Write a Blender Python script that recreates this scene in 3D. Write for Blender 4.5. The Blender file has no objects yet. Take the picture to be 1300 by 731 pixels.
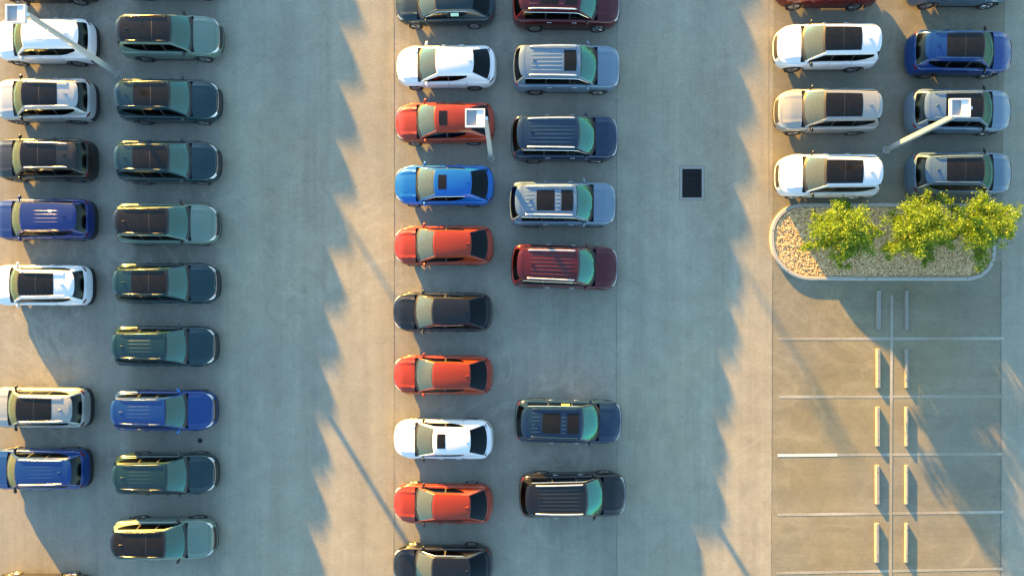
import bpy, bmesh, math, random
import numpy as np
from mathutils import Vector, Matrix
R = math.radians
random.seed(7)
sc = bpy.context.scene
col = sc.collection

# ------------------------------------------------------------------ camera
CAM_H = 32.0            # drone height, looking straight down
FPX = 864.0             # focal length in photo pixels (photo 1300 wide)
NADIR = (655.0, 425.0)  # photo pixel straight below the drone
cam = bpy.data.cameras.new('camera')
cam.sensor_width = 36.0
cam.lens = FPX / 1300.0 * 36.0
cam.shift_x = (650.0 - NADIR[0]) / 1300.0
cam.shift_y = (NADIR[1] - 365.5) / 1300.0
cam.clip_start = 0.5
cam.clip_end = 2000.0
cam_o = bpy.data.objects.new('camera', cam)
cam_o.location = (0, 0, CAM_H)
cam_o.rotation_euler = (0, 0, 0)
col.objects.link(cam_o)
sc.camera = cam_o

# ------------------------------------------------------------------ sky, sun, exposure
SUN_EL = R(7.25)
SUN_AZ = math.atan2(-0.524, 0.852)      # clockwise from +Y
world = bpy.data.worlds.new('World')
sc.world = world
world.use_nodes = True
wn = world.node_tree
for n in list(wn.nodes):
    wn.nodes.remove(n)
wo = wn.nodes.new('ShaderNodeOutputWorld')
bg = wn.nodes.new('ShaderNodeBackground')
sky = wn.nodes.new('ShaderNodeTexSky')
sky.sky_type = 'NISHITA'
sky.sun_disc = False
sky.sun_elevation = SUN_EL
sky.sun_rotation = SUN_AZ
sky.air_density = 1.0
sky.dust_density = 0.6
sky.ozone_density = 1.6
bg.inputs['Strength'].default_value = 0.10
tint = wn.nodes.new('ShaderNodeMix')      # the photograph's cool teal shade, the same over the whole sky
tint.data_type = 'RGBA'; tint.blend_type = 'MULTIPLY'; tint.inputs[0].default_value = 1.0
tint.inputs[7].default_value = (.91, 1.0, 1.03, 1)
wn.links.new(sky.outputs[0], tint.inputs[6])
wn.links.new(tint.outputs[2], bg.inputs['Color'])
wn.links.new(bg.outputs[0], wo.inputs['Surface'])
sun = bpy.data.lights.new('sun', 'SUN')
sun.energy = 5.0
sun.angle = R(0.6)
sun.color = (1.0, 0.54, 0.09)
sun_o = bpy.data.objects.new('sun', sun)
sd = Vector((math.sin(SUN_AZ) * math.cos(SUN_EL), math.cos(SUN_AZ) * math.cos(SUN_EL), math.sin(SUN_EL)))
sun_o.rotation_euler = sd.to_track_quat('Z', 'Y').to_euler()
sun_o.location = sd * 60
col.objects.link(sun_o)
sc.view_settings.view_transform = 'Standard'
sc.view_settings.look = 'None'
sc.view_settings.gamma = 1.0
sc.view_settings.exposure = 3.12
sc.cycles.max_bounces = 6
sc.cycles.diffuse_bounces = 3
sc.cycles.glossy_bounces = 3
sc.cycles.transparent_max_bounces = 8

# ------------------------------------------------------------------ ground level (the lot falls gently towards its lower half)
def gz(y):
    if y < -3: return 0.0
    if y < 16: return 0.00065 * (y + 3) ** 2
    return 0.00065 * 361 + 2 * 0.00065 * 19 * (y - 16)
def gslope(y):
    if y < -3: return 0.0
    return 2 * 0.00065 * (min(y, 16) + 3)
def at(px, py, h=0.0):
    """world point seen at a photo pixel, h metres above the ground"""
    z = h
    for _ in range(4):
        k = (CAM_H - z) / FPX
        x, y = (px - NADIR[0]) * k, -(py - NADIR[1]) * k
        z = gz(y) + h
    return Vector((x, y, z))

# ------------------------------------------------------------------ materials
def nodes_of(name):
    m = bpy.data.materials.new(name)
    m.use_nodes = True
    nt = m.node_tree
    return m, nt, nt.nodes['Principled BSDF'], nt.nodes['Material Output']
def mat(name, c, rough=.5, metal=0., coat=0., coat_r=.03, spec=.5, noise=0., scale=30.):
    m, nt, p, o = nodes_of(name)
    p.inputs['Base Color'].default_value = (*c, 1)
    p.inputs['Roughness'].default_value = rough
    p.inputs['Metallic'].default_value = metal
    p.inputs['Coat Weight'].default_value = coat
    p.inputs['Coat Roughness'].default_value = coat_r
    p.inputs['Specular IOR Level'].default_value = spec
    if noise:
        t = nt.nodes.new('ShaderNodeTexCoord'); n = nt.nodes.new('ShaderNodeTexNoise')
        n.inputs['Scale'].default_value = scale; n.inputs['Detail'].default_value = 6
        mx = nt.nodes.new('ShaderNodeMix'); mx.data_type = 'RGBA'
        mx.inputs[6].default_value = (*[v * (1 - noise) for v in c], 1)
        mx.inputs[7].default_value = (*[min(1, v * (1 + noise)) for v in c], 1)
        nt.links.new(t.outputs['Object'], n.inputs['Vector'])
        nt.links.new(n.outputs['Fac'], mx.inputs[0])
        nt.links.new(mx.outputs[2], p.inputs['Base Color'])
        rr = nt.nodes.new('ShaderNodeMapRange')
        rr.inputs[3].default_value = max(0, rough - .08); rr.inputs[4].default_value = min(1, rough + .08)
        nt.links.new(n.outputs['Fac'], rr.inputs[0]); nt.links.new(rr.outputs[0], p.inputs['Roughness'])
    return m
def glass(name, tint, ior, refl, dust=0., dustc=(.7, .8, .6), rough=.02):
    m, nt, p, o = nodes_of(name)
    nt.nodes.remove(p)
    tr = nt.nodes.new('ShaderNodeBsdfTransparent'); tr.inputs[0].default_value = (*tint, 1)
    gl = nt.nodes.new('ShaderNodeBsdfGlossy'); gl.inputs['Color'].default_value = (*refl, 1)
    gl.inputs['Roughness'].default_value = rough
    fr = nt.nodes.new('ShaderNodeFresnel'); fr.inputs[0].default_value = ior
    mx = nt.nodes.new('ShaderNodeMixShader')
    nt.links.new(fr.outputs[0], mx.inputs[0]); nt.links.new(tr.outputs[0], mx.inputs[1])
    nt.links.new(gl.outputs[0], mx.inputs[2])
    out = mx
    if dust:        # thin film of dust on the outside of the pane
        df = nt.nodes.new('ShaderNodeBsdfDiffuse'); df.inputs[0].default_value = (*dustc, 1)
        out = nt.nodes.new('ShaderNodeMixShader'); out.inputs[0].default_value = dust
        nt.links.new(mx.outputs[0], out.inputs[1]); nt.links.new(df.outputs[0], out.inputs[2])
    nt.links.new(out.outputs[0], o.inputs['Surface'])
    return m
def paint(name, c, metal=.25, rough=.34):
    """car paint: base coat with a faint dust film under clear coat"""
    m, nt, p, o = nodes_of(name)
    t = nt.nodes.new('ShaderNodeTexCoord'); n = nt.nodes.new('ShaderNodeTexNoise')
    n.inputs['Scale'].default_value = 3.0; n.inputs['Detail'].default_value = 8; n.inputs['Roughness'].default_value = .7
    mx = nt.nodes.new('ShaderNodeMix'); mx.data_type = 'RGBA'
    dust = tuple(v * .95 + .0015 for v in c)
    mx.inputs[6].default_value = (*c, 1); mx.inputs[7].default_value = (*dust, 1)
    nt.links.new(t.outputs['Object'], n.inputs['Vector']); nt.links.new(n.outputs['Fac'], mx.inputs[0])
    nt.links.new(mx.outputs[2], p.inputs['Base Color'])
    p.inputs['Metallic'].default_value = metal; p.inputs['Roughness'].default_value = rough
    p.inputs['Coat Weight'].default_value = 1.0
    p.inputs['Coat IOR'].default_value = 1.40
    p.inputs['Specular IOR Level'].default_value = .25
    rr = nt.nodes.new('ShaderNodeMapRange'); rr.inputs[3].default_value = .02; rr.inputs[4].default_value = .14
    nt.links.new(n.outputs['Fac'], rr.inputs[0]); nt.links.new(rr.outputs[0], p.inputs['Coat Roughness'])
    return m
PAINT = {
    'white': paint('white_paint', (.66, .66, .66), 0.0, .4),
    'silver': paint('silver_paint', (.36, .355, .35), .3, .35),
    'beige': paint('champagne_paint', (.285, .290, .275), .3, .35),
    'brown': paint('dark_brown_paint', (.020, .016, .011), .2, .3),
    'black': paint('black_paint', (.005, .005, .0055), .0, .3),
    'blue': paint('deep_blue_paint', (.004, .034, .15), .1, .28),
    'azure': paint('azure_blue_paint', (.004, .10, .36), .15, .32),
    'violet': paint('violet_blue_paint', (.012, .026, .13), .2, .3),
    'teal': paint('dark_teal_paint', (.003, .024, .030), .05, .28),
    'pine': paint('dark_pine_paint', (.005, .024, .028), .05, .28),
    'sage': paint('sage_green_paint', (.115, .170, .140), .15, .38),
    'slate': paint('dark_slate_paint', (.011, .024, .030), .2, .32),
    'red': paint('orange_red_paint', (.235, .024, .003), .05, .32),
    'maroon': paint('maroon_paint', (.062, .005, .007), .2, .3),
    'navy': paint('navy_paint', (.005, .019, .048), .05, .28),
    'skysilver': paint('blue_silver_paint', (.12, .175, .235), .25, .36),
    'steel': paint('steel_blue_paint', (.085, .135, .185), .25, .36),
    'crimson': paint('dark_red_paint', (.10, .006, .005), .15, .3),
}
M = {
    'trim': mat('black_plastic', (.018, .018, .019), .55, noise=.2),
    'rubber': mat('tyre_rubber', (.02, .02, .02), .8, noise=.25),
    'alloy': mat('wheel_alloy', (.28, .28, .29), .35, .8),
    'dark_alloy': mat('dark_wheel_alloy', (.05, .05, .052), .4, .6),
    'chrome': mat('chrome_trim', (.72, .72, .72), .18, .9),
    'satin': mat('satin_rail', (.66, .66, .67), .35, .6),
    'blackpaint': mat('gloss_black_roof', (.006, .006, .006), .22, 0, .6, .05, .3),
    'roofglass': mat('black_roof_glass', (.010, .009, .008), .14, 0, 0, .06, .3, noise=.4, scale=4),
    'interior': mat('dark_cabin_trim', (.020, .021, .023), .8, noise=.3),
    'dash': mat('dashboard_vinyl', (.045, .05, .05), .6, noise=.2),
    'seat': mat('seat_cloth', (.04, .04, .042), .85, noise=.25),
    'paper': mat('white_paper', (.78, .80, .72), .8),
    'sticker': mat('yellow_sticker', (.72, .55, .08), .6),
    'greensticker': mat('green_white_sticker', (.45, .72, .55), .6),
    'lamp': mat('headlamp_lens', (.60, .62, .62), .12, .2, 1.0),
    'tail': mat('red_lamp_lens', (.12, .006, .008), .15, 0, .6),
    'steelpaint': mat('light_pole_enamel', (.44, .43, .40), .45, 0, .2, noise=.08, scale=4),
    'whitepaint': mat('white_enamel', (.62, .62, .61), .4, 0, .3),
    'panel': mat('grey_fixture_panel', (.32, .33, .34), .4, .2),
    'concrete': mat('kerb_concrete', (.345, .33, .295), .85, noise=.22, scale=9),
    'stopconc': mat('wheel_stop_concrete', (.235, .225, .20), .85, noise=.2, scale=14),
    'iron': mat('cast_iron', (.022, .022, .024), .55, .5, noise=.3),
    'pit': mat('drain_pit', (.02, .02, .02), .95),
    'bark': mat('bark', (.16, .12, .08), .9, noise=.35, scale=12),
    'soil': mat('bed_soil', (.40, .28, .14), .95, noise=.3, scale=12),
}
G_WIND = glass('windshield_glass', (.30, .62, .54), 2.1, (.10, .70, .66), .072, (.85, .90, .62))
G_SIDE = glass('door_glass', (.22, .25, .24), 1.75, (.85, .92, .92))
G_DARK = glass('privacy_glass', (.03, .032, .035), 1.36, (.80, .92, .95), rough=.16)

# ------------------------------------------------------------------ object helpers
def tag(o, label=None, cat=None, group=None, kind=None):
    if label: o['label'] = label
    if cat: o['category'] = cat
    if group: o['group'] = group
    if kind: o['kind'] = kind
    return o
def empty(name, loc, rot=(0, 0, 0)):
    o = bpy.data.objects.new(name, None)
    o.empty_display_size = .2
    o.location = loc; o.rotation_euler = rot
    col.objects.link(o)
    return o
def link(name, me, parent=None, m=None):
    o = bpy.data.objects.new(name, me)
    col.objects.link(o)
    if parent is not None: o.parent = parent
    if m is not None:
        if not me.materials: me.materials.append(m)
        o.material_slots[0].link = 'OBJECT'
        o.material_slots[0].material = m
    return o
def finish(bm, name, smooth=40, outward=None):
    me = bpy.data.meshes.new(name)
    if outward is not None:
        c = Vector(outward); s = 0.0
        bm.normal_update()
        for f in bm.faces:
            s += f.normal.dot(f.calc_center_median() - c) * f.calc_area()
        if s < 0: bmesh.ops.reverse_faces(bm, faces=bm.faces)
    else:
        bmesh.ops.recalc_face_normals(bm, faces=bm.faces)
    bm.to_mesh(me); bm.free()
    if smooth:
        me.shade_smooth()
        me.set_sharp_from_angle(angle=R(smooth))
    return me
def add_box(bm, c, s, taper=1.0, rz=0.0):
    vs = []
    for z in (-1, 1):
        k = 1.0 if z < 0 else taper
        for x, y in ((-1, -1), (1, -1), (1, 1), (-1, 1)):
            p = Vector((x * s[0] / 2 * k, y * s[1] / 2 * k, z * s[2] / 2))
            if rz: p.rotate(Matrix.Rotation(rz, 3, 'Z'))
            vs.append(bm.verts.new(p + Vector(c)))
    for f in ((3, 2, 1, 0), (4, 5, 6, 7), (0, 1, 5, 4), (1, 2, 6, 5), (2, 3, 7, 6), (3, 0, 4, 7)):
        bm.faces.new([vs[i] for i in f])
    return vs
def add_tube(bm, pts, rad, n=6):
    pts = [Vector(p) for p in pts]
    rings = []
    for i, p in enumerate(pts):
        d = (pts[min(i + 1, len(pts) - 1)] - pts[max(i - 1, 0)]).normalized()
        up = Vector((0, 0, 1)) if abs(d.z) < .9 else Vector((1, 0, 0))
        a = d.cross(up).normalized(); b = d.cross(a)
        r = rad[i] if isinstance(rad, (list, tuple)) else rad
        rings.append([bm.verts.new(p + (a * math.cos(2 * math.pi * k / n) + b * math.sin(2 * math.pi * k / n)) * r) for k in range(n)])
    for q, w in zip(rings, rings[1:]):
        for k in range(n):
            bm.faces.new((q[k], q[(k + 1) % n], w[(k + 1) % n], w[k]))
    bm.faces.new(rings[0][::-1]); bm.faces.new(rings[-1])
def bevel(bm, w, seg=2):
    bmesh.ops.bevel(bm, geom=list(bm.edges), offset=w, segments=seg, affect='EDGES', profile=.6)
def grid_mesh(f, nu, nv, name, skirt=0.0, outward=(0, 0, .6), smooth=40):
    """patch f(a,b), a,b in 0..1, with its rim folded in by skirt"""
    bm = bmesh.new()
    P = [[f(i / nu, j / nv) for j in range(nv + 1)] for i in range(nu + 1)]
    V = [[bm.verts.new(p) for p in row] for row in P]
    for i in range(nu):
        for j in range(nv):
            try: bm.faces.new((V[i][j], V[i + 1][j], V[i + 1][j + 1], V[i][j + 1]))
            except ValueError: pass
    if skirt:
        bm.normal_update()
        s = sum(fc.normal.dot(fc.calc_center_median() - Vector(outward)) for fc in bm.faces)
        sg = -1 if s > 0 else 1
        rim = [V[i][0] for i in range(nu + 1)] + [V[nu][j] for j in range(1, nv + 1)] + \
              [V[i][nv] for i in range(nu - 1, -1, -1)] + [V[0][j] for j in range(nv - 1, 0, -1)]
        low = [bm.verts.new(v.co + v.normal * sg * skirt) for v in rim]
        n = len(rim)
        for k in range(n):
            bm.faces.new((rim[k], low[k], low[(k + 1) % n], rim[(k + 1) % n]))
    bmesh.ops.remove_doubles(bm, verts=bm.verts, dist=1e-5)
    return finish(bm, name, smooth, outward)

# ------------------------------------------------------------------ cars
KIND = {
 # x forward from the middle of the car
 'sedan': dict(L=4.64, W=1.80, H=1.43, cN=1.00, nN=2.7, cT=.75, nT=2.9, wb=(1.40, -1.30), rw=.33,
    zs=[(-2.33, .94), (-1.9, .98), (-1.2, .95), (.3, .91), (1.1, .885), (1.9, .76), (2.33, .64)],
    zc=[(-2.33, .99), (-1.88, 1.03), (-1.2, 1.02), (.3, .98), (1.2, .97), (1.9, .86), (2.33, .70)],
    xc=1.08, xf=.30, xr=-1.20, xd=-1.92, yr=.565, yrr=.53, bow=.20, bowr=.16, zrf=1.36, zrr=1.34, clad=False),
 'crossover': dict(L=4.66, W=1.85, H=1.66, cN=.95, nN=2.9, cT=.65, nT=3.3, wb=(1.40, -1.30), rw=.36,
    zs=[(-2.34, 1.00), (-1.9, 1.09), (-1.2, 1.07), (.3, 1.02), (1.0, 1.00), (1.8, .90), (2.34, .76)],
    zc=[(-2.34, 1.05), (-1.9, 1.12), (-1.2, 1.1), (.3, 1.1), (1.1, 1.10), (1.8, 1.01), (2.34, .83)],
    xc=1.03, xf=.36, xr=-1.80, xd=-2.13, yr=.60, yrr=.55, bow=.20, bowr=.10, zrf=1.59, zrr=1.53, clad=True),
 'wagon': dict(L=4.74, W=1.90, H=1.68, cN=.95, nN=2.9, cT=.65, nT=3.2, wb=(1.42, -1.36), rw=.37,
    zs=[(-2.38, 1.02), (-1.95, 1.10), (-1.2, 1.08), (.3, 1.04), (1.0, 1.02), (1.8, .93), (2.38, .80)],
    zc=[(-2.38, 1.06), (-1.95, 1.13), (-1.2, 1.1), (.3, 1.1), (1.1, 1.12), (1.8, 1.04), (2.38, .87)],
    xc=1.10, xf=.42, xr=-1.85, xd=-2.18, yr=.63, yrr=.58, bow=.22, bowr=.10, zrf=1.61, zrr=1.56, clad=True),
 'large': dict(L=4.92, W=1.97, H=1.78, cN=.85, nN=3.2, cT=.60, nT=3.4, wb=(1.48, -1.42), rw=.38,
    zs=[(-2.47, 1.02), (-2.0, 1.14), (-1.2, 1.12), (.4, 1.09), (1.1, 1.08), (1.9, 1.02), (2.47, .88)],
    zc=[(-2.47, 1.06), (-2.0, 1.16), (-1.2, 1.14), (.4, 1.14), (1.2, 1.17), (1.9, 1.11), (2.47, .95)],
    xc=1.16, xf=.46, xr=-1.92, xd=-2.30, yr=.70, yrr=.66, bow=.24, bowr=.12, zrf=1.69, zrr=1.67, clad=True),
}
def smooth_interp(x, pts):
    xs = [p[0] for p in pts]; zs = [p[1] for p in pts]
    h = .12
    return (np.interp(x - h, xs, zs) + 2 * np.interp(x, xs, zs) + np.interp(x + h, xs, zs)) / 4
def catmull(P, v):
    n = len(P) - 1
    i = min(int(v), n - 1); t = v - i
    p0, p1, p2, p3 = P[max(i - 1, 0)], P[i], P[i + 1], P[min(i + 2, n)]
    return tuple(.5 * (2 * b + (c - a) * t + (2 * a - 5 * b + 4 * c - d) * t * t + (3 * b - a - 3 * c + d) * t ** 3)
                 for a, b, c, d in zip(p0, p1, p2, p3))
A, B = .30, .76     # station parameter: nose 0..A, middle A..B, tail B..1
class Shell:
    def __init__(s, k):
        s.k = k
        s.__dict__.update(k)
    def xw(s, u):
        h = s.L / 2
        if u < A:
            th = u / A * math.pi / 2
            d = s.cN * (1 - max(math.cos(th), 0) ** (2 / s.nN))
            return h - d, s.W / 2 * math.sin(th) ** (2 / s.nN)
        if u > B:
            th = (1 - u) / (1 - B) * math.pi / 2
            d = s.cT * (1 - max(math.cos(th), 0) ** (2 / s.nT))
            return -(h - d), s.W / 2 * math.sin(th) ** (2 / s.nT)
        t = (u - A) / (B - A)
        return (h - s.cN) * (1 - t) - (h - s.cT) * t, s.W / 2
    def u_of_x(s, x):
        lo, hi = 0., 1.
        for _ in range(40):
            m = (lo + hi) / 2
            if s.xw(m)[0] > x: lo = m
            else: hi = m
        return (lo + hi) / 2
    def section(s, x):
        zb = .22 + .05 * max(0, abs(x) - s.L / 2 + .5) / .5
        zs = float(smooth_interp(x, s.zs)); zc = float(smooth_interp(x, s.zc))
        zw = zb; fl = 0
        for xc in s.wb:
            R2 = s.rw + .055
            if abs(x - xc) < R2:
                zw = max(zw, s.rw - .01 + math.sqrt(R2 * R2 - (x - xc) ** 2))
            fl = max(fl, 1 - ((x - xc) / (R2 + .12)) ** 2)
        zw = min(zw, zs - .12)
        z4 = max(zw + .02, zb + .11); z5 = max(zw + .055, .50 * (zs / .95)); z7 = zs - .075
        z5 = min(z5, z7 - .03); z4 = min(z4, z5 - .015)
        z6 = (z5 + z7) / 2
        f = .02 * fl
        return [(0, zb), (.60, zb), (.61, zw), (.93 + f, zw), (.965 + f, z4), (.985 + f, z5), (.985 + f * .6, z6), (.965, z7),
                (.925, zs - .012), (.86, zs + .015), (.60, zs + (zc - zs) * .62), (.30, zs + (zc - zs) * .92), (0, zc)]
    def P(s, u, v, side=1, off=0.0):
        if off:
            e = 1e-3
            p = s.P(u, v, side)
            a = s.P(min(u + e, 1), v, side) - s.P(max(u - e, 0), v, side)
            b = s.P(u, min(v + .02, 12), side) - s.P(u, max(v - .02, 0), side)
            n = a.cross(b)
            if n.length < 1e-12: n = p - Vector((0, 0, .6))
            n.normalize()
            if n.dot(p - Vector((p.x * .9, 0, .45))) < 0: n = -n
            return p + n * off
        x, w = s.xw(u)
        S = s.section(x)
        if v < 4:
            i = min(int(v), 11); t = v - i
            yf = S[i][0] * (1 - t) + S[i + 1][0] * t; z = S[i][1] * (1 - t) + S[i + 1][1] * t
        else:
            yf, z = catmull(S, v)
        # round the ends in side view
        h = s.L / 2
        dx = 0
        zt = S[12][1]
        if u < A:
            g = (1 - (h - x) / s.cN) ** 2
            q = (z - .48) / (zt - .48)
            dx = -g * (.13 * max(0, q) ** 2 + .10 * max(0, (.42 - z) / .25))
        elif u > B:
            g = (1 - (x + h) / s.cT) ** 2
            q = (z - .55) / (zt - .55)
            dx = g * (.09 * max(0, q) ** 1.3 + .12 * max(0, (.42 - z) / .25))
        return Vector((x + dx, side * yf * w, z))
    # ---- glasshouse
    def base(s, x):
        u = s.u_of_x(x)
        return s.P(u, 9.0)
    def edge(s, x):
        """upper edge of the side of the glasshouse"""
        b = s.base(x)
        if x > s.xf:
            f = ((s.xc - x) / (s.xc - s.xf)); f = max(0, min(1, f)) ** .88
            return Vector((x, b.y + (s.yr - b.y) * f ** 1.1, b.z + (s.zrf - b.z) * f))
        if x >= s.xr:
            t = (s.xf - x) / (s.xf - s.xr)
            y = s.yr + (s.yrr - s.yr) * t ** 2
            z = s.zrf + (s.zrr - s.zrf) * t + (s.H - .035 - max(s.zrf, s.zrr)) * 4 * t * (1 - t) * .9
            return Vector((x, y, z))
        f = (s.xr - x) / (s.xr - s.xd); f = max(0, min(1, f)) ** 1.15
        return Vector((x, s.yrr + (b.y - s.yrr) * f, s.zrr + (b.z - s.zrr) * f))
    def wind(s, t, c, off=0.):     # t 0 base .. 1 roof, c -1..1
        x = s.xc + (s.xf - s.xc) * t
        e = s.edge(x); q = 1 - abs(c) ** 2.3
        return Vector((x + (s.bow * (1 - t) + .06 * t) * q, e.y * c, e.z + (.035 + .01 * t) * q + off))
    def roof(s, r, c, off=0.):
        x = s.xf + (s.xr - s.xf) * r
        e = s.edge(x); q = 1 - abs(c) ** 2.3
        return Vector((x + (.06 * (1 - r) - .07 * r) * q, e.y * c, e.z + .045 * q + off))
    def rear(s, t, c, off=0.):     # t 0 roof .. 1 deck
        x = s.xr + (s.xd - s.xr) * t
        e = s.edge(x); q = 1 - abs(c) ** 2.3
        return Vector((x - (.07 * (1 - t) + s.bowr * t) * q, e.y * c, e.z + (.045 * (1 - t) + .02 * t) * q + off))
    def side(s, x, t, sd, off=0.):
        b = s.base(x); e = s.edge(x)
        y = b.y + (e.y - b.y) * t + .03 * 4 * t * (1 - t) * min(1, (e.z - b.z) / .4)
        return Vector((x, sd * (y + off), b.z + (e.z - b.z) * t))

CACHE = {}
def build_kind(kn):
    """meshes of every part of one kind of car, made once"""
    if kn in CACHE: return CACHE[kn]
    s = Shell(KIND[kn]); D = {}
    # --- body shell, open under the glass
    us = [i / 22 * A for i in range(23)]
    xm0, xm1 = s.L / 2 - s.cN, -(s.L / 2 - s.cT)
    us += [A + (B - A) * i / 44 for i in range(1, 45)]
    us += [B + (1 - B) * i / 22 for i in range(1, 23)]
    for xx in (s.xc + s.bow, s.xd - s.bowr * .8):
        us.append(s.u_of_x(xx))
    us = sorted(set(us))
    vs = [0, 1, 2, 3, 3.5, 4, 4.5, 5, 5.5, 6, 6.5, 7, 7.35, 7.7, 8, 8.35, 8.7, 9, 9.5, 10, 10.5, 11, 11.5, 12]
    bm = bmesh.new()
    x_open0, x_open1 = s.xc + s.bow, s.xd - s.bowr * .8
    Gd = {}
    for sd in (1, -1):
        for i, u in enumerate(us):
            for j, v in enumerate(vs):
                Gd[sd, i, j] = bm.verts.new(s.P(u, v, sd))
        for i in range(len(us) - 1):
            xm = s.xw((us[i] + us[i + 1]) / 2)[0]
            for j in range(len(vs) - 1):
                if vs[j] >= 9 and x_open1 < xm < x_open0: continue
                q = (Gd[sd, i, j], Gd[sd, i + 1, j], Gd[sd, i + 1, j + 1], Gd[sd, i, j + 1])
                bm.faces.new(q if sd > 0 else q[::-1])
    bmesh.ops.remove_doubles(bm, verts=bm.verts, dist=1e-4)
    bmesh.ops.dissolve_degenerate(bm, dist=1e-5, edges=bm.edges)
    D['body'] = finish(bm, kn + '_body', 50)
    def patch(u0, u1, v0, v1, sd, off, name, nu=10, nv=5, skirt=.03, shape=None):
        def f(a, b):
            v = v0 + (v1 - v0) * b
            ua, ub = u0, u1
            if shape: ua, ub = shape(b, u0, u1)
            return s.P(ua + (ub - ua) * a, v, sd, off)
        return grid_mesh(f, nu, nv, name, skirt)
    # --- bonnet: from behind the nose to the cowl, both halves in one sheet, two pressed creases
    uh0, uh1 = A * .42, s.u_of_x(s.xc + s.bow * .9)
    def hood(a, b):
        c = b * 2 - 1
        sd = 1 if c >= 0 else -1
        v = 12 - abs(c) * 3.35
        u = (uh0 + .10 * A * abs(c) ** 2) + (uh1 - .0 - (uh0 + .10 * A * abs(c) ** 2)) * a
        p = s.P(u, v, sd, .006)
        cr = math.exp(-((abs(c) - .62 - .08 * (1 - a)) / .06) ** 2)
        p.z += (.034 if kn == 'sedan' else .028) * cr * min(1, a * 3 + .15)
        return p
    D['hood'] = grid_mesh(hood, 14, 26, kn + '_hood', .03)
    def hood_gap_shade(a, b):  # black sheet under the bonnet, its rim painting the shade in the panel gap
        c = (b * 2 - 1)
        p = s.P(uh0 * .97 + .10 * A * abs(c) ** 2 + (uh1 - uh0 * .97 - .10 * A * abs(c) ** 2) * a, 12 - abs(c) * 3.42, 1 if c >= 0 else -1, .003)
        return p
    D['hood_gap_shade'] = grid_mesh(hood_gap_shade, 14, 26, kn + '_hood_gap_shade', .01)
    # --- front: grille, bumper intake, lamps
    def front(v0, v1, umax, off):
        def f(a, b):
            c = a * 2 - 1
            return s.P(max(1e-4, abs(c) * umax), v0 + (v1 - v0) * b, 1 if c >= 0 else -1, off)
        return f
    D['grille'] = grid_mesh(front(6.1, 7.9, A * .27, .012), 14, 4, kn + '_grille', .03)
    D['badge_bar'] = grid_mesh(front(7.75, 8.15, A * .42, .020), 18, 2, kn + '_bar', .02)
    D['bumper'] = grid_mesh(front(4.05, 5.4, A * .40, .016), 14, 4, kn + '_bumper', .03)
    for sd in (1, -1):
        D['headlight', sd] = patch(A * .32, A * .66, 6.9, 8.5, sd, .012, kn + '_headlight', 8, 4, .03,
                                   lambda b, a0, a1: (a0, a0 + (a1 - a0) * (.55 + .45 * b)))
        D['taillight', sd] = patch(1 - (1 - B) * .66, 1 - (1 - B) * .38, 6.9, 7.9, sd, .012, kn + '_taillight', 8, 4, .03)
    if s.clad:
        def fb(a, b):
            c = a * 2 - 1
            return s.P(1 - max(1e-4, abs(c) * (1 - B) * .75), 4.1 + 1.5 * b, 1 if c >= 0 else -1, .014)
        D['rear_bumper'] = grid_mesh(fb, 16, 4, kn + '_rear_bumper', .04)
    def fg(a, b):
        c = a * 2 - 1
        return s.P(1 - max(1e-4, abs(c) * (1 - B) * .52), (6.1 if s.clad else 8.1) + (3.1 if s.clad else 3.4) * b, 1 if c >= 0 else -1, .006)
    D['tailgate'] = grid_mesh(fg, 16, 6, kn + '_tailgate', .03)
    # --- doors, sills, wheel-arch cladding
    xB = {'sedan': -.16, 'crossover': -.02, 'wagon': 0.0, 'large': .10}[kn]
    xd0, xd1 = s.xc - .10, max(s.xr + .25, s.wb[1] + s.rw + .02)
    D['xB'] = xB; D['xd1'] = xd1
    for sd in (1, -1):
        for nm, a0, a1 in (('front', xd0, xB + .008), ('rear', xB - .008, xd1)):
            D['door', nm, sd] = patch(s.u_of_x(a0), s.u_of_x(a1), 4.35, 8.75, sd, .005, kn + '_door', 6, 8, .03)
            D['door_gap_shade', nm, sd] = patch(s.u_of_x(a0 + .014), s.u_of_x(a1 - .014), 4.31, 8.78, sd, .0025, kn + '_door_gap_shade', 6, 8, .01)  # black underlay wider than the door, paints the shut line's shade
            hx = a1 + .22
            bm = bmesh.new()
            p = s.P(s.u_of_x(hx), 7.3, sd, .035)
            add_box(bm, p, (.20, .028, .028)); bevel(bm, .008, 1)
            D['handle', nm, sd] = finish(bm, kn + '_handle', 60)
        if s.clad:
            for wn_, xc in zip('fr', s.wb):
                r2 = s.rw + .055
                def fa(a, b, xc=xc, r2=r2):
                    an = math.pi * (0.02 + .96 * a)
                    r = r2 + .01 + .05 * b
                    x = xc + math.cos(an) * r
                    z = s.rw + math.sin(an) * r
                    w = s.xw(s.u_of_x(x))[1]
                    return Vector((x, sd * (w * 1.0 + .004), z))
                D['arch', wn_, sd] = grid_mesh(fa, 14, 2, kn + '_arch', .07, (xc, 0, .3))
            xa, xb2 = s.wb[0] - s.rw - .07, s.wb[1] + s.rw + .07
            D['sill', sd] = patch(s.u_of_x(xa), s.u_of_x(xb2), 3.05, 4.3, sd, .012, kn + '_sill', 8, 3, .03)
    # --- glass
    D['windshield'] = grid_mesh(lambda a, b: s.wind(.02 + .93 * a, -.95 + 1.90 * b), 8, 14, kn + '_windshield', 0)
    D['frit'] = [grid_mesh(lambda a, b: s.wind(t0 + (t1 - t0) * a, -.945 + 1.89 * b, .003), 2, 14, kn + '_glass_border', 0) for t0, t1 in ((.01, .12), (.90, .95))]
    D['rear_window'] = grid_mesh(lambda a, b: s.rear(.06 + .89 * a, -.92 + 1.84 * b), 8, 14, kn + '_rear_window', 0)
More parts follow.
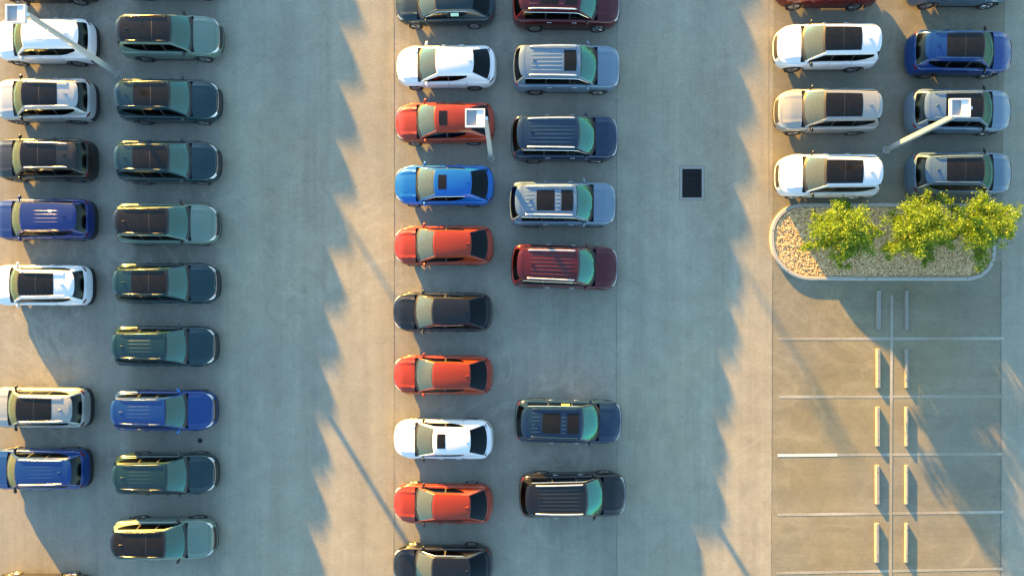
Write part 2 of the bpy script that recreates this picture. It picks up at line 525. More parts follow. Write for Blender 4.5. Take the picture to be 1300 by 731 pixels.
    # rear frame (tailgate frame round the rear glass) and windscreen surround
    bm = bmesh.new()
    def strip(f, n):
        a = [f(i / n) for i in range(n + 1)]
        v = [[bm.verts.new(p) for p in q] for q in a]
        for q, w in zip(v, v[1:]):
            for k in range(len(q) - 1):
                bm.faces.new((q[k], q[k + 1], w[k + 1], w[k]))
    for sd in (1, -1):
        strip(lambda t: [s.rear(t, sd * .92, -.004), s.rear(t, sd * .96, .004), s.rear(t, sd * 1.0)], 8)
    strip(lambda t: [s.rear(.95, t * 2 - 1, -.004), s.rear(.975, t * 2 - 1, .004), s.rear(1, t * 2 - 1)], 14)
    strip(lambda t: [s.rear(.0, t * 2 - 1), s.rear(.06, t * 2 - 1, .0)], 14)
    # sides: pillars and rails round the side glass
    xs = [s.xc + (s.xd - s.xc) * i / 48 for i in range(49)]
    wx0, wx1 = s.xc - .13, (s.xr - .10 if kn == 'sedan' else s.xr + .02)
    wins = [(wx0, xB + .035), (xB - .035, xd1 + .08)]
    if kn != 'sedan': wins.append((xd1 + .02, wx1))
    else: wins[1] = (xB - .035, xd1 - .05)
    th = .80
    wq = wins[-1]
    def tlf(x):     # the sill of the last window sweeps up to the rear
        if kn == 'large' or x > wq[0]: return .06 if x > wq[0] or kn == 'large' else .06
        return .06 + .52 * ((wq[0] - x) / (wq[0] - wq[1])) ** 1.6
    for w0, w1 in wins: xs += [w0, w1]
    xs = sorted(set(xs), reverse=True)
    bmp = {}
    for sd in (1, -1):
        for x0, x1 in zip(xs, xs[1:]):
            xm = (x0 + x1) / 2
            iswin = any(w0 > xm > w1 for w0, w1 in wins)
            l0, l1 = tlf(max(x0, wq[1])) , tlf(max(x1, wq[1]))
            black = (not iswin) and wins[0][0] > xm > wins[-1][1]
            ts = [((0, 0), (l0, l1)), ((th, th), (1, 1))]
            if not iswin: ts.append(((l0, l1), (th, th)))
            for (p0, p1), (q0_, q1_) in ts:
                pk = (sd, round(min((w1 for w0, w1 in wins if w1 > xm), default=0), 3))
                bb = bmp.setdefault(pk, bmesh.new()) if (black and (p0, p1) == (l0, l1)) else bm
                q = [bb.verts.new(s.side(x0, p0, sd)), bb.verts.new(s.side(x1, p1, sd)), bb.verts.new(s.side(x1, q1_, sd)), bb.verts.new(s.side(x0, q0_, sd))]
                bb.faces.new(q)
    # windscreen pillars, seen from above
    for sd in (1, -1):
        strip(lambda t: [s.wind(t, sd * .945, .0), s.wind(t, sd * .975, .010), s.wind(t, sd * 1.0, .0)], 8)
    bmesh.ops.remove_doubles(bm, verts=bm.verts, dist=2e-4)
    D['pillars'] = finish(bm, kn + '_pillars', 45, (0, 0, .8))
    D['door_pillars'] = []
    for bb in bmp.values():
        bmesh.ops.remove_doubles(bb, verts=bb.verts, dist=2e-4)
        D['door_pillars'].append(finish(bb, kn + '_door_pillar', 45, (0, 0, .8)))
    # windows
    for sd in (1, -1):
        for iw, (w0, w1) in enumerate(wins):
            D['side_window', iw, sd] = grid_mesh(lambda a, b: s.side(w0 + (w1 - w0) * a, tlf(w0 + (w1 - w0) * a) + (th - tlf(w0 + (w1 - w0) * a)) * b, sd, -.010), 8, 4, kn + '_side_window', 0, (0, 0, .8))
        if kn in ('large', 'sedan'):
            bm = bmesh.new()
            pts = [s.side(w, th, sd, .008) for w in np.linspace(wx0 - .08, wins[-1][1], 20)]
            add_tube(bm, pts, .009, 4)
            D['window_trim', sd] = finish(bm, kn + '_window_trim', 60)
    D['nwin'] = len(wins)
    D['roof'] = grid_mesh(lambda a, b: s.roof(a, -1 + 2 * b), 14, 18, kn + '_roof', .0, (0, 0, .8), 60)
    D['header'] = grid_mesh(lambda a, b: s.wind(.945 + .06 * a, -1 + 2 * b, .002), 2, 14, kn + '_header', .0, (0, 0, .8))
    # cowl with wipers
    def fc(a, b):
        c = b * 2 - 1; q = 1 - abs(c) ** 2.3
        bs = s.base(s.xc)
        x = s.xc + s.bow * q + .09 - .13 * a - .04 * abs(c)
        return Vector((x, bs.y * c * .985, bs.z + .026 * q + .008 - .012 * a))
    D['cowl'] = grid_mesh(fc, 3, 14, kn + '_cowl', .04)
    for k, (c0, c1) in enumerate(((-.55, .12), (.02, .72))):
        bm = bmesh.new()
        add_tube(bm, [s.wind(.02, c0, .02), s.wind(.05, (c0 + c1) / 2, .035), s.wind(.11, c1, .022)], .011, 4)
        D['wiper', k] = finish(bm, kn + '_wiper', 60)
    # roof furniture
    D['panorama'] = grid_mesh(lambda a, b: s.roof(.0 + .69 * a, -.84 + 1.68 * b, .006), 10, 12, kn + '_panorama', .02, (0, 0, .8))
    D['panorama_bar'] = grid_mesh(lambda a, b: s.roof(.34 + .010 * a, -.82 + 1.64 * b, .0075), 1, 12, kn + '_panorama_bar', .001, (0, 0, .8))
    D['blackroof'] = grid_mesh(lambda a, b: s.roof(.0 + .985 * a, -.88 + 1.76 * b, .006), 14, 12, kn + '_black_roof', .02, (0, 0, .8))
    for nm, r0, r1, cw in (('sunroof', .10, .33, .58), ('sunroof_front', .05, .26, .66), ('sunroof_rear', .38, .70, .66), ('sunroof_single', .06, .28, .66)):
        D[nm] = grid_mesh(lambda a, b: s.roof(r0 + (r1 - r0) * a, -cw + 2 * cw * b, .008), 4, 6, kn + nm, .02, (0, 0, .8))
    def rib(c, r0, r1):
        wv = .030 if kn == 'large' else .018
        hh = .011 if kn == 'large' else .0045
        return grid_mesh(lambda a, b: s.roof(r0 + (r1 - r0) * a, c + wv * (b * 2 - 1), .0 + hh * (1 - (b * 2 - 1) ** 2) * min(1, 12 * a, 12 * (1 - a))), 16, 6, kn + '_rib', 0, (0, 0, .8))
    if kn == 'large':
        D['ribs'] = [rib(c, .30, .88) for c in (-.62, -.37, -.12, .12, .37, .62)]
        D['ribs_full'] = [rib(c, .06, .88) for c in (-.62, -.37, -.12, .12, .37, .62)]
        D['ribs_short'] = [rib(c, .735, .90) for c in (-.62, -.37, -.12, .12, .37, .62)] + [rib(c, .28, .365) for c in (-.62, -.37, -.12, .12, .37, .62)]
    elif kn != 'sedan':
        D['ribs'] = [rib(c, .22, .78) for c in (-.42, -.15, .15, .42)]
    else: D['ribs'] = []
    for sd in (1, -1):
        bm = bmesh.new()
        pts = [s.roof(r, sd * .93, h) for r, h in ((.04, .0), (.08, .045), (.3, .05), (.6, .05), (.86, .045), (.91, .0))]
        dense = []
        for a, b in zip(pts, pts[1:]):
            for t in (0, .34, .67): dense.append(a.lerp(b, t))
        dense.append(pts[-1])
        for q in dense:
            r = (s.xf - q.x) / (s.xf - s.xr)
        add_tube(bm, dense, .022 if kn != 'large' else .028, 6)
        D['rail', sd] = finish(bm, kn + '_rail', 60)
        # mirror: housing on a stalk
        bm = bmesh.new()
        b = s.side(s.xc - .22, 0.05, sd)
        bmesh.ops.create_icosphere(bm, subdivisions=2, radius=1, matrix=Matrix.Translation(b + Vector((-.02, sd * .145, .08))) @ Matrix.Rotation(sd * .35, 4, 'Z') @ Matrix.Diagonal((.07, .115, .08, 1)))
        for v in bm.verts:
            if v.co.x < b.x - .07: v.co.x = b.x - .07
        add_tube(bm, [b + Vector((.03, -sd * .01, .0)), b + Vector((.03, sd * .12, .06))], [.04, .03], 6)
        D['mirror', sd] = finish(bm, kn + '_mirror', 50)
    # antenna fin
    bm = bmesh.new()
    ra = .80 if kn == 'large' else (.92 if kn == 'sedan' else .84)
    p = s.roof(ra, 0)
    v = [bm.verts.new(p + Vector(q)) for q in ((.12, 0, -.005), (-.08, .035, -.005), (-.08, -.035, -.005), (-.07, 0, .075), (-.02, 0, .06))]
    for f in ((0, 1, 2), (0, 4, 1), (0, 2, 4), (4, 3, 1), (4, 2, 3), (1, 3, 2)): bm.faces.new([v[i] for i in f])
    D['antenna'] = finish(bm, kn + '_antenna', 30)
    # spoiler lip
    if kn != 'sedan':
        lip = .20 if kn == 'large' else .17
        def fs(a, b):
            c = b * 2 - 1
            p = s.roof(1.0, c * .97)
            q = 1 - abs(c) ** 3
            return Vector((p.x + .06 - (lip + .06 - .05 * abs(c) ** 4) * a, p.y * (1 - .04 * a), p.z + .010 - .045 * a * a))
        D['spoiler'] = grid_mesh(fs, 5, 14, kn + '_spoiler', .035, (0, 0, .8))
    # wheel: lathe tyre and spoked rim, axle along y
    def lathe(prof, n=28):
        bm = bmesh.new()
        rings = [[bm.verts.new((r * math.cos(2 * math.pi * i / n), y, r * math.sin(2 * math.pi * i / n))) for i in range(n)] for r, y in prof]
        for q, w in zip(rings, rings[1:]):
            for i in range(n): bm.faces.new((q[i], q[(i + 1) % n], w[(i + 1) % n], w[i]))
        return bm
    rw = s.rw
    ri = rw * .68
    D['tyre'] = finish(lathe([(ri, .085), (rw * .80, .112), (rw * .95, .108), (rw, .08), (rw, -.08), (rw * .95, -.108), (rw * .8, -.112), (ri, -.085), (ri, .085)]), kn + '_tyre', 35)
    bm = lathe([(ri, .085), (ri * .95, .098), (ri * .90, .085), (ri * .88, .03), (.04, .03)])
    for k in range(5):
        a = 2 * math.pi * k / 5
        for da in (-.13, .13):
            p0 = Vector((.05 * math.cos(a), .085, .05 * math.sin(a)))
            p1 = Vector((ri * .92 * math.cos(a + da), .082, ri * .92 * math.sin(a + da)))
            add_tube(bm, [p0, p1], [.030, .022], 4)
    add_tube(bm, [(0, .03, 0), (0, .10, 0)], [.06, .05], 10)
    D['rim'] = finish(bm, kn + '_rim', 35, (0, 0, 0))
    # cabin
    zbel = s.base(0).z
    bm = bmesh.new()
    yw = s.base(0).y - .06
    q0 = [bm.verts.new(p) for p in ((s.xc + .05, -yw, .42), (s.xc + .05, yw, .42), (s.xd + .15, yw, .42), (s.xd + .15, -yw, .42))]
    q1 = [bm.verts.new(p) for p in ((s.xc + .10, -yw, zbel - .05), (s.xc + .10, yw, zbel - .05), (s.xd, yw * .95, zbel - .02), (s.xd, -yw * .95, zbel - .02))]
    bm.faces.new(q0)
    for k in range(4): bm.faces.new((q0[k], q0[(k + 1) % 4], q1[(k + 1) % 4], q1[k]))
    D['cabin'] = finish(bm, kn + '_cabin', 0)
    bm = bmesh.new()
    bs = s.base(s.xc - .2)
    add_box(bm, (s.xc - .16, 0, bs.z - .13), (.55, bs.y * 1.86, .26)); bevel(bm, .05, 2)
    add_box(bm, (s.xc - .30, bs.y * .46, bs.z + .02), (.20, .38, .08)); 
    D['dashboard'] = finish(bm, kn + '_dashboard', 50)
    def seat(x, y, w):
        bm = bmesh.new()
        add_box(bm, (x + .22, y, .56), (.52, w, .16))
        vsb = add_box(bm, (x - .10, y, .86), (.16, w * .95, .60))
        for vv in vsb[4:]: vv.co.x -= .16
        if w < .7: add_box(bm, (x - .26, y, min(1.22, s.zrf - .18)), (.10, .26, .18))
        bevel(bm, .035, 1)
        return finish(bm, kn + '_seat', 50)
    D['seats'] = [seat(s.xf - .45, .38, .5), seat(s.xf - .45, -.38, .5), seat(max(s.xf - 1.35, s.xd + .6), 0, 1.2)]
    bm = bmesh.new()
    p = s.wind(.90, 0, -.06)
    add_box(bm, p, (.05, .24, .06)); bevel(bm, .012, 1)
    D['rear_view_mirror'] = finish(bm, kn + '_rvm', 40)
    bm = bmesh.new()
    add_box(bm, (s.xc - .10, -bs.y * .42, bs.z + .012), (.34, .26, .006))
    D['paper'] = finish(bm, kn + '_paper', 0)
    CACHE[kn] = D
    return D

def make_car(kn, pc, roofv, loc, rz, label, group, rails=None, mirror=None, paper=False, wheel='alloy', rear_tint=True, sticker=None, cat=None, name=None):
    D = build_kind(kn); s = Shell(KIND[kn])
    P_ = PAINT[pc]
    t = empty(name or {'sedan': 'parked_sedan', 'large': 'parked_suv', 'crossover': 'parked_crossover', 'wagon': 'parked_crossover'}[kn], loc, (0, 0, 0))
    t.rotation_mode = 'XYZ'
    m3 = Matrix.Rotation(gslope(loc[1]), 3, 'X') @ Matrix.Rotation(rz, 3, 'Z')
    t.rotation_euler = m3.to_euler()
    tag(t, label, cat or {'sedan': 'sedan', 'large': 'SUV', 'crossover': 'crossover', 'wagon': 'crossover'}[kn], group)
    link('body', D['body'], t, P_)
    link('pillar_frame', D['pillars'], t, P_)
    for q in D['door_pillars']: link('door_pillar', q, t, M['trim'])
    hd_ = link('hood', D['hood'], t, P_)
    link('hood_gap_shade', D['hood_gap_shade'], hd_, M['trim'])
    link('grille', D['grille'], t, M['trim'])
    link('chrome_bar', D['badge_bar'], t, M['chrome'] if kn != 'wagon' else M['trim'])
    link('front_bumper', D['bumper'], t, M['trim'])
    if s.clad: link('rear_bumper', D['rear_bumper'], t, M['trim'] if kn == 'crossover' else P_)
    link('tailgate' if kn != 'sedan' else 'boot_lid', D['tailgate'], t, P_)
    rp = M['blackpaint'] if roofv == 'black' else P_
    link('roof', D['roof'], t, rp)
    link('roof_header', D['header'], t, M['trim'] if roofv in ('panorama', 'black') else P_)
    link('windshield', D['windshield'], t, G_WIND)
    for q in D['frit']: link('glass_border', q, t, M['trim'])
    link('rear_window', D['rear_window'], t, G_DARK)
    link('cowl', D['cowl'], t, M['trim'])
    for k in (0, 1): link('wiper', D['wiper', k], t, M['trim'])
    for sd in (1, -1):
        link('headlight', D['headlight', sd], t, M['lamp'])
        link('taillight', D['taillight', sd], t, M['tail'])
        link('side_mirror', D['mirror', sd], t, PAINT[mirror] if mirror else P_)
        for iw in range(D['nwin']):
            w = link('side_window', D['side_window', iw, sd], t, G_SIDE if iw == 0 else G_DARK)
        if ('window_trim', sd) in D: link('window_trim', D['window_trim', sd], t, M['chrome'] if pc != 'red' else M['trim'])
        for nm in ('front', 'rear'):
            d = link('door', D['door', nm, sd], t, P_)
            link('door_gap_shade', D['door_gap_shade', nm, sd], d, M['trim'])
            link('door_handle', D['handle', nm, sd], d, M['chrome'] if kn == 'large' else P_)
        if s.clad:
            link('wheel_arch', D['arch', 'f', sd], t, M['trim']); link('wheel_arch', D['arch', 'r', sd], t, M['trim'])
            link('sill', D['sill', sd], t, M['trim'])
        if rails: link('roof_rail', D['rail', sd], t, M['satin'] if rails == 'silver' else M['trim'] if rails == 'black' else rp)
        for xc in s.wb:
            w = link('wheel', D['rim'], t, M[wheel])
            w.location = (xc, sd * (s.W / 2 - .125), s.rw)
            if sd < 0: w.rotation_euler = (0, 0, math.pi)
            link('tyre', D['tyre'], w, M['rubber'])
    link('antenna', D['antenna'], t, P_ if roofv != 'black' else M['trim'])
    if 'spoiler' in D: link('spoiler', D['spoiler'], t, rp)
    if roofv == 'panorama':
        g = link('panoramic_roof', D['panorama'], t, M['roofglass'])
        link('cross_bar', D['panorama_bar'], g, M['trim'])
    elif roofv == 'black':
        g = link('black_roof_panel', D['blackroof'], t, M['roofglass'])
        link('cross_bar', D['panorama_bar'], g, M['trim'])
    elif roofv == 'sunroof': link('sunroof', D['sunroof'], t, M['roofglass'])
    elif roofv == 'ribs_sunroof':
        link('sunroof', D['sunroof_single'], t, M['roofglass'])
        for r in D['ribs']: link('roof_rib', r, t, P_)
    elif roofv == 'double':
        link('sunroof', D['sunroof_front'], t, M['roofglass']); link('sunroof', D['sunroof_rear'], t, M['roofglass'])
        for r in D['ribs_short']: link('roof_rib', r, t, P_)
    elif roofv == 'ribs':
        for r in (D.get('ribs_full') or D['ribs']): link('roof_rib', r, t, P_)
    link('cabin_tub', D['cabin'], t, M['interior'])
    link('dashboard', D['dashboard'], t, M['dash'])
    link('rear_view_mirror', D['rear_view_mirror'], t, M['trim'])
    for q in D['seats']: link('seat', q, t, M['seat'])
    if paper: link('paper_sheet', D['paper'], t, M['paper'])
    if sticker:
        sd, kindm = sticker
        w0 = D['xB'] - .12
        me = grid_mesh(lambda a, b: s.side(w0 - .36 * a, .30 + .36 * b, sd, .002), 3, 2, 'window_sticker', 0, (0, 0, .8))
        link('window_sticker', me, t, M[kindm])
    return t

# near end of each car (photo px of the bumper nearest the drone's plumb point), y range in px
def place(kn, xnear, y0, y1, facing, near_is_nose):
    k = KIND[kn]
    p = at(xnear, (y0 + y1) / 2, .60)
    q = p.x
    left = (facing == 'L')
    # x of the car's middle
    if near_is_nose: x = q + (k['L'] / 2 if left else -k['L'] / 2)
    else: x = q - (k['L'] / 2 if left else -k['L'] / 2)
    return (x, p.y, gz(p.y)), (math.pi if left else 0.0)
def row(kn, facing, near_nose, group, items):
    for it in items:
        xn, y0, y1, pc, roofv, label = it[:6]
        kw = dict(it[6]) if len(it) > 6 else {}
        loc, rz = place(kn, xn, y0, y1, facing, near_nose)
        rz += kw.pop('turn', random.uniform(-.008, .008))
        make_car(kn, pc, roofv, loc, rz, label, group, **kw)

row('crossover', 'L', False, 'crossovers in the leftmost row', [
 (125, -55, 4, 'brown', 'panorama', 'dark crossover heading the leftmost row, almost wholly cut off by the top edge', dict(rails='silver')),
 (124, 24, 83, 'white', 'ribs', 'white crossover with plain ribbed roof, under the leftmost light pole', dict(mirror='white')),
 (123.5, 98, 159, 'silver', 'panorama', 'silver crossover with black glass roof, directly below the white one under the light pole', dict(rails='silver', mirror='black')),
 (122, 175, 232, 'brown', 'panorama', 'blackish brown crossover with glass roof, between a silver and a violet blue crossover', dict(rails='silver')),
 (121.5, 251.5, 307, 'violet', 'ribs', 'violet blue crossover with ribbed roof, above the white glass roofed one in the leftmost row', {}),
 (119, 335, 390, 'white', 'panorama', 'white crossover with black glass roof, above the upper empty bay in the leftmost row', dict(rails='silver')),
 (116.5, 490, 543, 'beige', 'panorama', 'silver beige crossover with glass roof, below the upper empty bay in the leftmost row', dict(rails='silver', mirror='black')),
 (115.5, 566, 622, 'blue', 'ribs', 'deep blue crossover with ribbed roof, above the lower empty bay in the leftmost row', dict(rails='silver', mirror='black')),
 (115, 726, 784, 'brown', 'panorama', 'dark brown crossover cut off by the bottom edge at the lower left corner', dict(rails='silver')),
])
row('crossover', 'R', True, 'crossovers facing right in the second row', [
 (282.5, 18, 78, 'sage', 'black', 'sage green crossover with black roof at the top of the second row', dict(rails='body', mirror='black')),
 (281, 100, 158, 'teal', 'panorama', 'dark teal crossover with glass roof, right below the topmost sage green one', dict(rails='body')),
 (280, 178, 235, 'teal', 'panorama', 'dark teal crossover with glass roof, right above the pale sage green one', dict(rails='body')),
 (279, 258, 312, 'sage', 'black', 'pale sage green crossover with black roof, between two dark teal crossovers', dict(rails='body', mirror='black')),
 (278.5, 333, 387, 'teal', 'panorama', 'dark teal glass roofed crossover, right below the pale sage one in mid row', dict(rails='body')),
 (276.5, 411, 467, 'teal', 'ribs', 'dark teal crossover with ribbed body coloured roof, right above a deep blue one', dict(rails='body')),
 (275.5, 493, 547, 'blue', 'ribs', 'deep blue ribbed roof crossover beside the small round manhole cover', dict(rails='body', mirror='azure')),
 (277, 573, 627, 'pine', 'ribs', 'dark pine green crossover with ribbed roof, right below the deep blue one', dict(rails='body')),
 (275, 654, 711, 'sage', 'black', 'sage green crossover with black roof at the bottom of the second row', dict(rails='body', mirror='black')),
])
row('sedan', 'L', False, 'sedans in the middle row', [
 (630, -22, 34, 'slate', 'plain', 'dark slate blue sedan with green and white window sticker, cut by the top edge', dict(sticker=(1, 'greensticker'))),
 (630.5, 57.5, 113, 'white', 'plain', 'white sedan without sunroof near the top of the middle row', dict(paper=True)),
 (629, 129, 184, 'red', 'sunroof', 'orange red sedan with sunroof, partly under the lamp head of the middle pole', dict(paper=True)),
 (628, 209, 262.5, 'azure', 'sunroof', 'bright azure blue sedan with sunroof', dict(paper=True)),
 (627.5, 286, 338, 'red', 'plain', 'orange red sedan without sunroof, between the azure and the upper black sedan', dict(paper=True)),
 (626, 371, 421, 'black', 'plain', 'black sedan between two orange red sedans in mid row', dict(paper=True)),
 (626.5, 449, 502, 'red', 'plain', 'orange red sedan between the mid row black sedan and the white sunroof sedan', {}),
 (626.5, 530, 583, 'white', 'sunroof', 'white sedan with black sunroof, lower in the middle row', dict(mirror='black')),
 (626.5, 611, 665, 'red', 'plain', 'orange red sedan touched by a thin pole shadow, right above the bottom black sedan', dict(mirror='black')),
 (626, 690, 743, 'black', 'plain', 'black sedan cut off by the bottom edge of the picture', {}),
])
row('large', 'R', True, 'large SUVs in the fourth row', [
 (787, -24, 39, 'maroon', 'double', 'maroon SUV with sunroofs, cut off by the top edge', dict(rails='silver')),
 (787, 57.5, 120, 'skysilver', 'ribs_sunroof', 'blue silver SUV with ribbed roof and one front sunroof', dict(rails='silver')),
 (784.5, 147, 207, 'navy', 'ribs', 'navy SUV with ribbed roof and silver rails, between two silver SUVs', dict(rails='silver')),
 (782, 231, 289, 'skysilver', 'double', 'blue silver SUV with two dark sunroofs', dict(rails='silver')),
 (784.5, 310, 369, 'maroon', 'ribs', 'maroon SUV with ribbed roof, right above the empty bay', dict(rails='silver', turn=-.03)),
 (789, 505, 562, 'navy', 'double', 'navy SUV with two sunroofs and a yellow window sticker, right below the empty bay', dict(rails='body', sticker=(1, 'sticker'), turn=-.02)),
 (794.5, 596, 657, 'black', 'ribs', 'black SUV with ribbed roof and silver rails at the end of the fourth row', dict(rails='silver', turn=.01)),
])
row('wagon', 'L', True, 'crossovers facing left at the upper right', [
 (984, -50, 11, 'crimson', 'panorama', 'dark red crossover cut off by the top edge, at the upper right', dict()),
 (982, 30, 91, 'white', 'panorama', 'white crossover with glass roof, right below the dark red one', dict(mirror='black')),
 (983, 112, 172, 'beige', 'panorama', 'champagne silver crossover with glass roof, between two white crossovers', dict(mirror='black')),
 (984, 196, 252, 'white', 'panorama', 'white crossover with glass roof, right next to the planted island', dict(mirror='black')),
])
row('wagon', 'R', False, 'crossovers facing right at the upper right', [
 (1152, -52, 10, 'steel', 'panorama', 'steel blue crossover cut off by the top edge near the right corner', dict()),
 (1151, 36, 101, 'blue', 'panorama', 'deep blue crossover with glass roof at the upper right', dict(mirror='black', rails='body')),
 (1150, 113, 172, 'skysilver', 'panorama', 'blue silver crossover partly under the lamp head of the right pole', dict(mirror='black', rails='body')),
 (1151, 195, 248, 'steel', 'panorama', 'steel blue crossover with glass roof, next to the island trees', dict(mirror='black', rails='body')),
])
# the rows go on beyond the top edge; only their shadows reach the picture
def beyond(kn, facing, nn, xn, ys, paints, roofs):
    for i, y in enumerate(ys):
        loc, rz = place(kn, xn, y - 29, y + 29, facing, nn)
        make_car(kn, paints[i % len(paints)], roofs, loc, rz, 'car in the rows continuing beyond the top edge, seen only by its shadow', 'cars beyond the top edge', rails=None)
beyond('crossover', 'L', False, 125, (-103, -181, -259), ('silver', 'white'), 'ribs')
beyond('crossover', 'R', True, 283.5, (-32, -111, -190, -269, -348), ('teal', 'sage'), 'ribs')
beyond('sedan', 'L', False, 631, (-73, -151, -229, -307), ('white', 'red'), 'plain')
beyond('large', 'R', True, 789, (-75, -157, -239, -321, -403), ('navy', 'silver'), 'ribs')
beyond('wagon', 'R', False, 1152, (-103, -184, -265), ('steel', 'white'), 'panorama')

# ------------------------------------------------------------------ ground
def ground_material(name, tone=1.0, warm=(.282, .25, .182), scuff=.10, across=False):
    m, nt, p, o = nodes_of(name)
    N = nt.nodes.new; Lk = nt.links.new
    tc = N('ShaderNodeTexCoord')
    def noise(scale, detail=6, rough=.6, vec=None, dist=0):
        n = N('ShaderNodeTexNoise'); n.inputs['Scale'].default_value = scale
        n.inputs['Detail'].default_value = detail; n.inputs['Roughness'].default_value = rough
        n.inputs['Distortion'].default_value = dist
        Lk(vec or tc.outputs['Object'], n.inputs['Vector']); return n
    def ramp(src, a, b, lo, hi):
        r = N('ShaderNodeMapRange'); r.inputs[1].default_value = a; r.inputs[2].default_value = b
        r.inputs[3].default_value = lo; r.inputs[4].default_value = hi
        Lk(src, r.inputs[0]); return r.outputs[0]
    def mul(a, b):
        q = N('ShaderNodeMath'); q.operation = 'MULTIPLY'; Lk(a, q.inputs[0]); Lk(b, q.inputs[1]); return q.outputs[0]
    mp = N('ShaderNodeMapping'); mp.inputs['Scale'].default_value = (.06, .9, 1) if across else (1.1, .035, 1)   # lanes worn along the driving direction
    Lk(tc.outputs['Object'], mp.inputs['Vector'])
    streak = noise(1.0, 5, .6, mp.outputs[0])
    mp2 = N('ShaderNodeMapping'); mp2.inputs['Scale'].default_value = (.5, 5.0, 1) if across else (6.0, .12, 1)
    Lk(tc.outputs['Object'], mp2.inputs['Vector'])
    fine_streak = noise(1.0, 4, .6, mp2.outputs[0])
    gm_ = N('ShaderNodeMapping'); gm_.inputs['Scale'].default_value = (.55, 1.3, 1)     # broomed grain
    Lk(tc.outputs['Object'], gm_.inputs['Vector'])
    big = noise(.16, 5, .55)
    mid = noise(1.3, 8, .65, None, .6)
    fine = noise(26, 5, .75)
    grit = noise(95, 3, .7)
    f = ramp(streak.outputs['Fac'], .3, .7, .88, 1.09)
    f = mul(f, ramp(fine_streak.outputs['Fac'], .3, .7, .96, 1.04))
    f = mul(f, ramp(big.outputs['Fac'], .3, .7, .90, 1.10))
    f = mul(f, ramp(mid.outputs['Fac'], .3, .7, .90, 1.09))
    f = mul(f, ramp(fine.outputs['Fac'], .28, .72, .80, 1.17))
    f = mul(f, ramp(noise(9, 5, .7, gm_.outputs[0]).outputs['Fac'], .3, .7, .90, 1.10))
    f = mul(f, ramp(grit.outputs['Fac'], .3, .7, .84, 1.15))
    # swirled tyre scuffs
    sw = noise(.26, 7, .55, None, 1.6)
    band = ramp(sw.outputs['Fac'], .47, .53, 0, 1); band2 = ramp(sw.outputs['Fac'], .53, .57, 1, 0)
    msk = ramp(noise(.11, 2, .5).outputs['Fac'], .50, .60, 0, scuff)
    sc_ = mul(mul(band, band2), msk)
    ad = N('ShaderNodeMath'); ad.operation = 'ADD'; Lk(f, ad.inputs[0]); Lk(sc_, ad.inputs[1])
    # oil and dark spots
    vo = N('ShaderNodeTexVoronoi'); vo.inputs['Scale'].default_value = .55; vo.inputs['Randomness'].default_value = 1
    Lk(tc.outputs['Object'], vo.inputs['Vector'])
    sp = ramp(vo.outputs['Distance'], .010, .035, .6, 1)
    ff = mul(ad.outputs[0], sp)
    vm = N('ShaderNodeVectorMath'); vm.operation = 'SCALE'
    cmx = N('ShaderNodeMix'); cmx.data_type = 'RGBA'
    cmx.inputs[6].default_value = (*[v * tone for v in (.276, .262, .212)], 1); cmx.inputs[7].default_value = (*[v * tone for v in warm], 1)
    Lk(ramp(noise(.09, 3).outputs['Fac'], .35, .65, 0, 1), cmx.inputs[0])
    Lk(cmx.outputs[2], vm.inputs[0]); Lk(ff, vm.inputs['Scale'])
    Lk(vm.outputs[0], p.inputs['Base Color'])
    p.inputs['Roughness'].default_value = .88
    p.inputs['Specular IOR Level'].default_value = .3
    bp = N('ShaderNodeBump'); bp.inputs['Strength'].default_value = .12; bp.inputs['Distance'].default_value = .01
    Lk(fine.outputs['Fac'], bp.inputs['Height']); Lk(bp.outputs[0], p.inputs['Normal'])
    return m
ASPH = ground_material('worn_asphalt')
BAY_L = ground_material('bay_asphalt', .94, (.270, .250, .205), .22)
BAY_R = ground_material('brown_bay_asphalt', .73, (.292, .250, .155), .16, True)
dr0, dr1 = at(866, 251), at(891, 214.5)       # drain opening
def sheet(name, xs, ys, m, lift=0.0, hole=None, parent=None):
    bm = bmesh.new()
    V = [[bm.verts.new((x, y, gz(y) + lift)) for y in ys] for x in xs]
    for i in range(len(xs) - 1):
        for j in range(len(ys) - 1):
            if hole and hole[0] - 1e-6 <= xs[i] and xs[i + 1] <= hole[1] + 1e-6 and hole[2] - 1e-6 <= ys[j] and ys[j + 1] <= hole[3] + 1e-6: continue
            bm.faces.new((V[i][j], V[i + 1][j], V[i + 1][j + 1], V[i][j + 1]))
    return link(name, finish(bm, name, 60), parent, m)
ys = sorted(set([-600, -200, -60, -35, -15, -8, -3] + [-3 + i * .75 for i in range(27)] + [30, 60, 200, 600] + [dr0.y, dr1.y]))
gnd = sheet('ground', [-600, -100, -30, dr0.x, dr1.x, 30, 100, 600], ys, ASPH, 0, (dr0.x, dr1.x, dr0.y, dr1.y))
tag(gnd, kind='structure')
for xa, xb, mm in ((-400, 281, BAY_L), (501, 784, BAY_L), (980, 1272, BAY_R)):
    tag(sheet('parking_bay', [at(xa, 400).x, at(xb, 400).x], [y for y in ys if -40 < y < 40], mm, .004), kind='structure')

